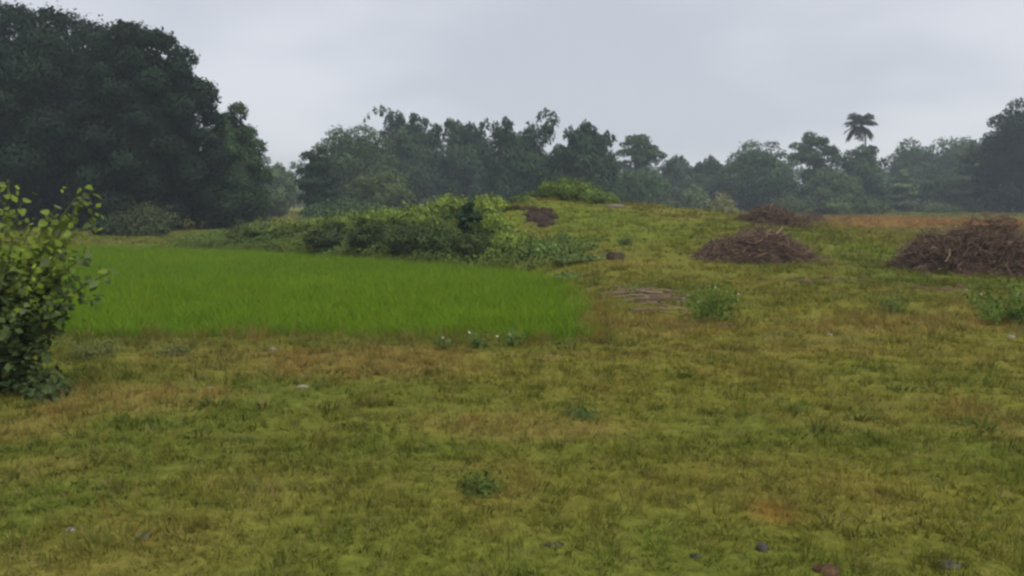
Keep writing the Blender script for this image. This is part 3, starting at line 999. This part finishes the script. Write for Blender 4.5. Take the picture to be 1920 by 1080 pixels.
def bank_undergrowth():
    rng = np.random.RandomState(140)
    n = 110000
    x = rng.uniform(-14, 2.4, n); y = rng.uniform(24, 40, n)
    sd = poly_sd(x, y, PADDY)
    z = terrain(x, y)
    lim = 5.2 + 1.2 * waves(x, y, 61, 5, .5, 1.5)
    sc = G(1008, 414)
    k = (((x - sc[0]) / 1.35) ** 2 + ((y - sc[1]) / 4.0) ** 2 > 1) & (sd < .1) & (sd > -lim) & (x < 2.2 - .12 * (y - 24)) & (z < 1.7)
    x, y, z = x[k], y[k], z[k]
    m = len(x)
    hgt = .12 + .50 * np.clip(.5 + .8 * waves(x, y, 62, 7, 1.0, 3.0), 0, 1)
    p = np.stack([x, y, z + hgt * rng.random(m)], 1)
    nr = unit(np.stack([rng.normal(0, .35, m), -.4 + rng.normal(0, .3, m), np.ones(m)], 1))
    tone = np.clip(.5 + .8 * waves(x, y, 63, 7, .6, 2.2), 0, 1)[:, None]
    col = np.array([.055, .085, .026]) * (1 - tone) + np.array([.105, .145, .032]) * tone
    me = leaves_mesh("undergrowth", p, nr,   .095 * rng.uniform(.6, 1.4, m), .6, col * rng.uniform(.7, 1.3, (m, 1)), rng)
    link("undergrowth", me, M_LEAF, kind="stuff", label="creeping green undergrowth covering the bank behind the rice", category="undergrowth")


bank_undergrowth()


# ------------------------------------------------------------------ heaps of cut dry brush
def brush_heap(label, px, base_py, top_py, half, seed, n, tone=1.0, flat=1.0, lop=0.0):
    rng = np.random.RandomState(seed)
    g = G(px, base_py)
    d = g[1]
    d += .35 * half * d / FPX
    gx = (px - CX) / FPX * d
    z0 = tz(gx, d)
    w = half * d / FPX
    h = (P(px, top_py, d)[2] - z0) * .80
    root = thing("brush_heap", label, "brush heap", (gx, d, z0), "heaps of dry cut brush")
    tb = Tubes(3)
    browns = np.array([(.120, .076, .056), (.088, .056, .043), (.15, .100, .068), (.20, .140, .092), (.066, .045, .036)])

    def zloc(x, y):
        return tz(gx + x, d + y) - z0
    zc = np.array([[zloc(a * w, b * w) for b in np.linspace(-1, 1, 9)] for a in np.linspace(-1, 1, 9)])

    def zq(x, y):
        i = min(7.999, max(0, (x / w + 1) * 4)); j = min(7.999, max(0, (y / w + 1) * 4))
        i0, j0 = int(i), int(j); u, v = i - i0, j - j0
        return zc[i0, j0] * (1 - u) * (1 - v) + zc[i0 + 1, j0] * u * (1 - v) + zc[i0, j0 + 1] * (1 - u) * v + zc[i0 + 1, j0 + 1] * u * v
    for i in range(n):
        a = rng.uniform(0, 6.28); q = rng.random() ** .5 * (1.22 if rng.random() < .10 else 1.0)
        x, y = math.cos(a) * q * w, math.sin(a) * q * w * .8
        env = h * max(.0, 1 - (abs(q) ** 3.2)) * (1 + .20 * math.sin(5 * x / w + seed) + .16 * math.sin(11 * x / w + 7 * y / w + seed) + .10 * math.sin(23 * x / w + 17 * y / w)) * (1 + lop * x / w)
        z = zq(x, y) + env * rng.random() ** .55 * .93 + .02
        ln = w * rng.uniform(.12, .34)
        az_ = rng.uniform(0, 6.28); pit = (rng.normal(.12, .38) if rng.random() < .88 else rng.uniform(.4, 1.1)) * flat
        dr = np.array([math.cos(az_) * math.cos(pit), math.sin(az_) * math.cos(pit), math.sin(pit)])
        p0 = np.array([x, y, z]) - dr * ln * .5
        p2 = p0 + dr * ln + rng.normal(0, .08 * ln, 3)
        p1 = (p0 + p2) / 2 + rng.normal(0, .10 * ln, 3)
        lo = .01
        for p_ in (p0, p1, p2):
            p_[2] = max(p_[2], zq(p_[0], p_[1]) + lo)
        r = (rng.uniform(.003, .007) if rng.random() < .85 else rng.uniform(.008, .014)) * (1 + d / 40)
        c = browns[rng.randint(0, 5)] * rng.uniform(.55, 1.4) * tone
        tb.add([p0, p1, p2], [r, r * .8, r * .35], c)
        for _ in range(2):
            s = p1 + (p2 - p1) * rng.uniform(0, .7)
            e = s + unit(dr + rng.normal(0, .7, 3)) * ln * rng.uniform(.2, .45)
            e[2] = max(e[2], zq(e[0], e[1]) + lo)
            tb.add([s, e], [r * .55, r * .25], c * rng.uniform(.8, 1.2))
    link("twigs", tb.mesh("twigs", True), M_TWIG, root, kind="stuff")
    for i in range(9):
        b = Tubes(6)
        a = rng.uniform(0, 6.28); az_ = rng.uniform(0, 6.28)
        q = rng.uniform(.1, .6)
        x, y = math.cos(a) * q * w, math.sin(a) * q * w * .7
        z = zq(x, y) + h * (1 - q * q) * rng.uniform(.3, .9)
        ln = w * rng.uniform(.4, .75)
        dr = np.array([math.cos(az_), math.sin(az_) * .7, rng.normal(.1, .2)])
        pp = [np.array([x, y, z]) + dr * ln * (t - .5) + rng.normal(0, .03, 3) for t in (0, .3, .6, 1)]
        for p_ in pp:
            p_[2] = max(p_[2], zq(p_[0], p_[1]) + .03)
        b.add(pp, [.020, .017, .012, .006], browns[rng.randint(0, 4)] * tone)
        link("branch", b.mesh("branch", True), M_TWIG, root)


brush_heap("large mounded heap of dry brown brush at the right edge", 1826, 512, 400, 138, 201, 4600)
brush_heap("low spread-out heap of dry brown twigs in the middle of the slope", 1420, 490, 424, 108, 202, 3000, flat=.7, tone=1.15)
brush_heap("far dark heap of dry brush on the brow by the hedge", 1450, 421, 383, 68, 203, 1500, tone=.95)
brush_heap("small dark brush heap touching the right side of the far heap", 1520, 419, 388, 26, 204, 500, tone=.75)


# ------------------------------------------------------------------ the near shrub on the left
def leaf_card(rng, fold=.25):
    """a broad heart-shaped leaf, folded on its midrib, about one unit long"""
    t = np.array([0, .12, .35, .62, .85, 1.0])
    wd = np.array([.0, .34, .42, .32, .15, 0])
    v, q, tr = [], [], []
    for i in range(6):
        zc = -.16 * t[i] ** 2
        v += [(t[i] - (.06 if i == 1 else 0), -wd[i], zc + fold * wd[i]), (t[i], 0, zc), (t[i] - (.06 if i == 1 else 0), wd[i], zc + fold * wd[i])]
    for i in range(5):
        a, b = i * 3, i * 3 + 3
        if i == 0:
            tr += [(a + 1, b, b + 1), (a + 1, b + 1, b + 2)]
        elif i == 4:
            tr += [(a, b + 1, a + 1), (a + 1, b + 1, a + 2)]
        else:
            q += [(a, b, b + 1, a + 1), (a + 1, b + 1, b + 2, a + 2)]
    me = raw_mesh("leaf", np.array(v), q, tr)
    me.polygons.foreach_set("use_smooth", np.ones(len(me.polygons), bool))
    return me


def near_shrub():
    rng = np.random.RandomState(300)
    d0 = 8.8
    gx = (-30 - CX) / FPX * d0
    base = np.array([gx, d0, tz(gx, d0)])
    root = thing("leafy_shrub", "big-leaved green shrub cut off by the left edge of the picture", "shrub", base)
    tips = [(18, 338, 8.7, 1), (-55, 372, 9.2, 1), (105, 392, 8.5, 1), (158, 352, 8.6, 1), (182, 400, 8.95, 1), (178, 352, 8.7, 1), (140, 438, 8.3, 1), (206, 512, 8.45, 2),
            (172, 470, 8.6, 2), (128, 482, 9.15, 0), (130, 572, 8.5, 3), (56, 565, 8.3, 3), (100, 612, 8.7, 3), (66, 655, 8.45, 3), (108, 702, 8.6, 3), (25, 640, 9.0, 3),
            (20, 482, 8.35, 0), (60, 425, 8.8, 1), (-90, 470, 9.0, 0), (-70, 600, 8.4, 3), (-20, 420, 8.4, 1), (70, 500, 8.6, 0), (10, 560, 8.7, 3), (40, 380, 9.0, 1), (130, 405, 8.9, 1)]
    young = [leaf_card(rng, f) for f in (.2, .4)]
    mature = [leaf_card(rng, f) for f in (.2, .4)]
    dull = [leaf_card(rng, f) for f in (.15, .35)]
    for lst, m in ((young, M_SHRUBLEAF), (mature, M_SHRUBLEAF2), (dull, M_SHRUBLEAF3)):
        for me in lst:
            me.materials.append(m)
    spots = []
    for tx, ty, dd, kd in tips:
        tip = P(tx, ty, dd) - base
        hub = np.array([tip[0] * .25, tip[1] * .3, max(.15, tip[2] * .45)])
        mid = (hub + tip) / 2 + np.array([0, 0, .16 if kd != 3 else .08])
        t = np.linspace(0, 1, 9)[:, None]
        pth = (1 - t) ** 3 * np.array([rng.normal(0, .05), rng.normal(0, .05), -.04]) + 3 * t * (1 - t) ** 2 * hub + 3 * t * t * (1 - t) * mid + t ** 3 * tip
        tb = Tubes(5)
        tb.add(pth, np.linspace(.022, .004, 9))
        link("stem", tb.mesh("stem"), M_STEM if kd == 1 else M_BARK, root)
        lo = .48 if kd != 3 else .42
        for f in np.linspace(lo, 1.0, 13):
            x = f * 8; i = min(7, int(x))
            c = pth[i] + (pth[i + 1] - pth[i]) * (x - i)
            spots.append((c, unit(pth[i + 1] - pth[i]), kd, f))
    rng.shuffle(spots)
    n_own = 0
    for c, dr, kd, f in spots:
        a = rng.uniform(0, 6.28)
        side = unit(np.array([math.cos(a), math.sin(a), rng.uniform(-1.0, .1)]) + dr * .3)
        young_p = .8 if (kd == 1) else (.35 if kd == 0 else .08)
        u = rng.random()
        me = young[rng.randint(2)] if u < young_p else (dull[rng.randint(2)] if u < young_p + (1 - young_p) * .35 else mature[rng.randint(2)])
        if n_own >= 300:
            continue
        o = link("leaf", me, None, root)
        s = rng.uniform(.065, .14) * (1.0 if f < .9 else .8)
        hx = unit(np.array([c[0], c[1] - .5, 0.0])); z = Vector(unit(hx * .8 + np.array([rng.normal(0, .35), rng.normal(0, .35), .75])))
        xax = Vector(side)
        yax = z.cross(xax).normalized()
        zax = xax.cross(yax).normalized()
        from mathutils import Matrix
        o.matrix_local = Matrix.Translation(Vector(c + side * .03)) @ Matrix((xax, yax, zax)).transposed().to_4x4() @ Matrix.Scale(s, 4)
        n_own += 1
    # the small inner leaves, too many to pick apart
    n = 3600
    k = rng.randint(0, len(spots), n)
    p = np.array([spots[i][0] for i in k]) * rng.uniform(.55, 1.0, (n, 1)) + rng.normal(0, .09, (n, 3))
    ok = p[:, 2] > .08
    p = p[ok]; kk = k[ok]; n = len(p)
    nr = unit(np.stack([p[:, 0] * .5, p[:, 1] * .5 - .3, np.ones(n)], 1))
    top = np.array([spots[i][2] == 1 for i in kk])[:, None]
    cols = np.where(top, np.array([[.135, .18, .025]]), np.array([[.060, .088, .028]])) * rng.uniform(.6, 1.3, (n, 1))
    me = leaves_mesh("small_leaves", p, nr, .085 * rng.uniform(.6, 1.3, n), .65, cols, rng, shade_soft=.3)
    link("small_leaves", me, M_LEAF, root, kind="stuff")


near_shrub()


# ------------------------------------------------------------------ weeds, sticks, clods and stones in the field
def weed(label, px, base_py, top_py, half, seed, col, flowers=0, leaf=.06, n=500, stems=14, group=None, name="weed_clump"):
    rng = np.random.RandomState(seed)
    g = G(px, base_py)
    d = g[1]
    w = half * d / FPX
    h = P(px, top_py, d)[2] - g[2]
    root = thing(name, label, "weed", g, group)
    tb = Tubes(4)
    ends = []
    for i in range(stems):
        a = rng.uniform(0, 6.28); q = math.sqrt(rng.random())
        e = np.array([math.cos(a) * q * w, math.sin(a) * q * w, h * rng.uniform(.45, 1.0) * (1 - .3 * q)])
        b = np.array([e[0] * .25, e[1] * .25, -.02])
        tb.add([b, b * .4 + e * .6 * np.array([.8, .8, 1.1]), e], [.006, .005, .002])
        ends.append((b, e))
    link("stems", tb.mesh("stems"), M_STEM, root)
    k = rng.randint(0, stems, n)
    f = rng.uniform(.2, 1.02, n)[:, None]
    B = np.array([ends[i][0] for i in k]); E = np.array([ends[i][1] for i in k])
    p = B + (E - B) * f + rng.normal(0, .05 + .05 * w, (n, 3)) * np.array([1, 1, .7])
    p[:, 2] = np.maximum(p[:, 2], .02)
    nr = unit(np.stack([p[:, 0] * .8, p[:, 1] * .8 - .2 * w, np.full(n, .6 * w + .05)], 1))
    cols = np.asarray(col) * rng.uniform(.65, 1.35, (n, 1))
    link("foliage", leaves_mesh("foliage", p, nr, leaf * rng.uniform(.6, 1.4, n), .5, cols, rng, shade_soft=.45), M_LEAF, root)
    for i in range(flowers):
        e = ends[rng.randint(stems)][1] + np.append(rng.normal(0, .3 * w, 2), rng.uniform(-.1, .06))
        e[2] = max(e[2], .05)
        v = [(0, 0, .004)]; t = []
        for j in range(10):
            r = (.015 if j % 2 == 0 else .008) * (1 + d / 30)
            v.append((r * math.cos(j * .628), r * math.sin(j * .628), .012 if j % 2 == 0 else .0))
        for j in range(10):
            t.append((0, 1 + j, 1 + (j + 1) % 10))
        fl = link("flower", raw_mesh("flower", np.array(v), None, t), M_PETAL, root)
        fl.location = e
        fl.rotation_euler = (rng.uniform(.2, 1.0), rng.normal(0, .3), rng.uniform(-.6, .6))


weed("bushy bright green weed standing alone near the stick pile", 1335, 605, 502, 62, 401, (.085, .135, .024), n=1300, stems=26, leaf=.055, flowers=3)
weed("green leafy weed with small white flowers at the right edge", 1880, 606, 518, 70, 402, (.085, .140, .026), n=1500, stems=26, leaf=.06, flowers=9)
weed("small dark green weed alone in the near turf left of the frame's middle", 900, 925, 892, 36, 403, (.062, .092, .022), n=380, stems=16, leaf=.035)
weed("little white-flowered weed at the rice's front edge, left of the others", 830, 655, 622, 18, 405, (.085, .125, .032), n=160, stems=8, flowers=2, group="white-flowered weeds before the rice")
weed("little white-flowered weed at the rice's front edge, between the two others", 895, 652, 622, 16, 406, (.085, .125, .032), n=160, stems=8, flowers=2, group="white-flowered weeds before the rice")
weed("little white-flowered weed at the rice's front edge, right of the others", 960, 648, 610, 18, 407, (.085, .125, .032), n=160, stems=8, flowers=2, group="white-flowered weeds before the rice")
weed("grey-green weed bush at the rice's near left corner", 180, 668, 628, 60, 408, (.11, .12, .040), n=700, stems=24, leaf=.04)
weed("grey-green weed at the rice's front left of the dark rice", 330, 664, 640, 50, 409, (.11, .12, .040), n=500, stems=20, leaf=.04)
weed("low green weed on the right part of the turf by the soil streak", 1670, 585, 552, 36, 410, (.080, .105, .026), n=340, stems=14, leaf=.05)
weed("low weed in the grass under the near shrub", 90, 745, 700, 60, 411, (.060, .085, .032), n=520, stems=16, leaf=.06)
weed("dark low weed beside the bare streak in mid turf", 1090, 782, 764, 34, 412, (.062, .090, .026), n=260, stems=12, leaf=.045)
weed("low green tussock on the slope right of the bank bushes", 1175, 458, 440, 22, 413, (.075, .110, .030), n=260, stems=12, leaf=.07)


def lump_mesh(name, rng, sx, sy, sz, rough=.25, seg=10, rings=7):
    v, q, t = [], [], []
    ph = rng.uniform(0, 6.28, 6)
    for i in range(rings):
        th = math.pi * (i + .5) / rings
        for j in range(seg):
            a = 2 * math.pi * j / seg
            r = 1 + rough * (math.sin(3 * a + ph[0]) * math.sin(2 * th + ph[1]) + .6 * math.sin(5 * a + ph[2] + 3 * th) + .5 * rng.normal(0, .4))
            v.append((sx * r * math.sin(th) * math.cos(a), sy * r * math.sin(th) * math.sin(a), sz * r * math.cos(th)))
    for i in range(rings - 1):
        for j in range(seg):
            j2 = (j + 1) % seg
            q.append((i * seg + j, (i + 1) * seg + j, (i + 1) * seg + j2, i * seg + j2))
    v += [(0, 0, sz), (0, 0, -sz)]
    n = len(v)
    for j in range(seg):
        j2 = (j + 1) % seg
        t += [(n - 2, j, j2), (n - 1, (rings - 1) * seg + j2, (rings - 1) * seg + j)]
    return raw_mesh(name, np.array(v), q, t)


def lump(name, label, category, px, py, wpx, hpx, mat, seed, group=None, sink=.5, rough=.25):
    rng = np.random.RandomState(seed)
    g = G(px, py)
    s = g[1] / FPX
    wpx *= .8
    me = lump_mesh(name, rng, wpx * s * .5, wpx * s * .42, max(hpx * s * .75, .012), rough)
    o = link(name, me, mat, label=label, category=category)
    o.location = (g[0], g[1], g[2] + max(hpx * s * .75, .012) * (1 - 2 * sink) * .6)
    if group:
        o["group"] = group
    return o


def stick_pile():
    rng = np.random.RandomState(420)
    g = G(1225, 562)
    root = thing("stick_pile", "low scatter of brown sticks lying flat left of the bright weed", "stick pile", g)
    w = 62 * g[1] / FPX
    for i in range(60):
        a = rng.normal(0, .35) + (math.pi if rng.random() < .5 else 0)
        c = np.array([rng.normal(0, .5) * w, rng.normal(0, 1.0), 0])
        ln = w * rng.uniform(.35, .9)
        dr = np.array([math.cos(a), math.sin(a), 0])
        pts = []
        for t in (-.5, -.1, .2, .5):
            p = c + dr * ln * t + rng.normal(0, .02, 3)
            p[2] = tz(g[0] + p[0], g[1] + p[1]) - g[2] + rng.uniform(.02, .09)
            pts.append(p)
        b = Tubes(5)
        b.add(pts, np.array([.013, .012, .010, .006]) * rng.uniform(.6, 1.4), np.array((.18, .125, .095)) * rng.uniform(.3, 1.5))
        link("stick", b.mesh("stick", True), M_TWIG, root)


stick_pile()


def soil_scar():
    """broken face of bare earth on the mound, with lumps fallen from it and a lip of turf above"""
    rng = np.random.RandomState(430)
    g = G(1005, 425)
    root = thing("earth_scar", "broken face of bare dark brown earth on the mound", "bare earth", g)
    s = g[1] / FPX
    for i in range(46):
        if i < 10:                                    # the broken edge along the top
            dx, py = -44 + 8 * i + rng.normal(0, 2), 390 + .7 * i + rng.uniform(-1.5, 1.5)
        else:                                         # earth slumped below it
            t = rng.random()
            dx, py = -14 + 46 * t + rng.normal(0, 9), 398 + 34 * rng.random() ** .8 * (.4 + .6 * t)
        wpx, hpx = rng.uniform(9, 24), rng.uniform(4, 10)
        p = G(1005 + dx, py)
        me = lump_mesh("soil_lump", rng, wpx * s * .5, wpx * s * .4, hpx * s * .9, .35)
        o = link("soil_lump", me, M_SCAR, root)
        o.location = (p[0] - g[0], p[1] - g[1], p[2] - g[2])
        o.rotation_euler = (rng.normal(0, .2), rng.normal(0, .2), rng.uniform(0, 6))
    # roots hanging out of the scar
    for i in range(10):
        p = G(1005 + rng.uniform(-38, 34), rng.uniform(394, 425)) - g
        b = Tubes(4)
        b.add([p + [0, .1, .12], p + [rng.normal(0, .08), -.12, .16], p + [rng.normal(0, .2), -.3, rng.uniform(-.02, .06)]], [.014, .011, .004], (.06, .045, .035))
        link("root", b.mesh("root", True), M_TWIG, root)


soil_scar()
lump("soil_mound", "small brown heap of dug soil at the foot of the mound", "soil heap", 1152, 486, 42, 16, M_SCAR, 440, rough=.3)
lump("stone_slab", "flat grey stone slab lying on top of the mound", "stone", 1152, 388, 52, 7, M_GREYSTONE, 441, rough=.12)
for i, (px_, py_, wx, hx, lb) in enumerate([
    (1432, 524, 30, 4, "dark clod at the left end of the clod row, above the turf step"),
    (1482, 526, 26, 4, "dark flat clod second from the left in the clod row"),
    (1512, 530, 40, 6, "widest dark clod in the middle of the clod row"),
    (1552, 522, 26, 6, "dark upright clod right of the widest clod"),
    (1617, 522, 22, 7, "dark clod alone at the right end of the clod row"),
    (1720, 541, 40, 5, "brown clod below the left side of the large brush heap"),
    (1765, 544, 46, 6, "wide brown clod below the large brush heap"),
    (1798, 540, 26, 8, "brown clod right beside the white stone"),
]):
    lump("earth_clod", lb, "clod", px_, py_, wx, hx, M_SOIL, 450 + i, "earth clods on the turf")
for i, (px_, py_, wx, hx, mt, lb) in enumerate([
    (1812, 547, 14, 6, M_STONE, "small white stone below the large brush heap"),
    (1556, 629, 16, 5, M_STONE, "small pale stone on the turf step right of the bright weed"),
    (1895, 634, 20, 7, M_STONE, "pale stone under the white-flowered weed at the right edge"),
    (512, 658, 22, 7, M_STONE, "pale stone at the front of the rice, left of centre"),
    (132, 1000, 26, 9, M_STONE, "pale stone in the near turf at lower left"),
    (395, 729, 24, 5, M_STONE, "flat pale stone in tawny grass, left of its twin"),
    (566, 727, 32, 5, M_STONE, "flat pale stone in tawny grass, right of its twin"),
    (270, 1008, 36, 12, M_GREYSTONE, "dull grey-brown stone in the near turf at lower left"),
    (1430, 1034, 32, 20, M_DARKSTONE, "dark blue-grey stone in the turf below the rusty grass patch"),
    (1552, 1072, 70, 16, M_SOIL, "brown clod at the bottom edge right of the dark stone"),
    (1780, 1064, 60, 12, M_DARKSTONE, "flat dark stone at the bottom right"),
    (1040, 1030, 44, 7, M_DARKSTONE, "flat dark stone at the bottom, centre"),
    (1305, 1050, 26, 10, M_DARKSTONE, "small dark stone at the bottom left of the blue-grey stone"),
]):
    lump("clod" if mt is M_SOIL else "stone", lb, "clod" if mt is M_SOIL else "stone", px_, py_, wx, hx, mt, 470 + i, None if mt is M_SOIL else "stones in the turf")


# ------------------------------------------------------------------ haze
def haze():
    x0, x1, y0, y1, z0, z1 = -420, 420, -60, 340, -3, 24
    v = [(x, y, z) for x in (x0, x1) for y in (y0, y1) for z in (z0, z1)]
    f = [(0, 1, 3, 2), (4, 6, 7, 5), (0, 4, 5, 1), (2, 3, 7, 6), (0, 2, 6, 4), (1, 5, 7, 3)]
    me = raw_mesh("haze", np.array(v, float), f)
    m = bpy.data.materials.new("thin_rain_haze")
    m.use_nodes = True
    t = m.node_tree
    t.nodes.clear()
    out = t.nodes.new("ShaderNodeOutputMaterial")
    pv = t.nodes.new("ShaderNodeVolumePrincipled")
    pv.inputs["Color"].default_value = (.80, .91, 1.0, 1)
    pv.inputs["Density"].default_value = 0.0009
    pv.inputs["Anisotropy"].default_value = 0.1
    t.links.new(pv.outputs[0], out.inputs["Volume"])
    link("haze", me, m, kind="stuff", label="thin bluish rain haze over the fields", category="haze")


haze()
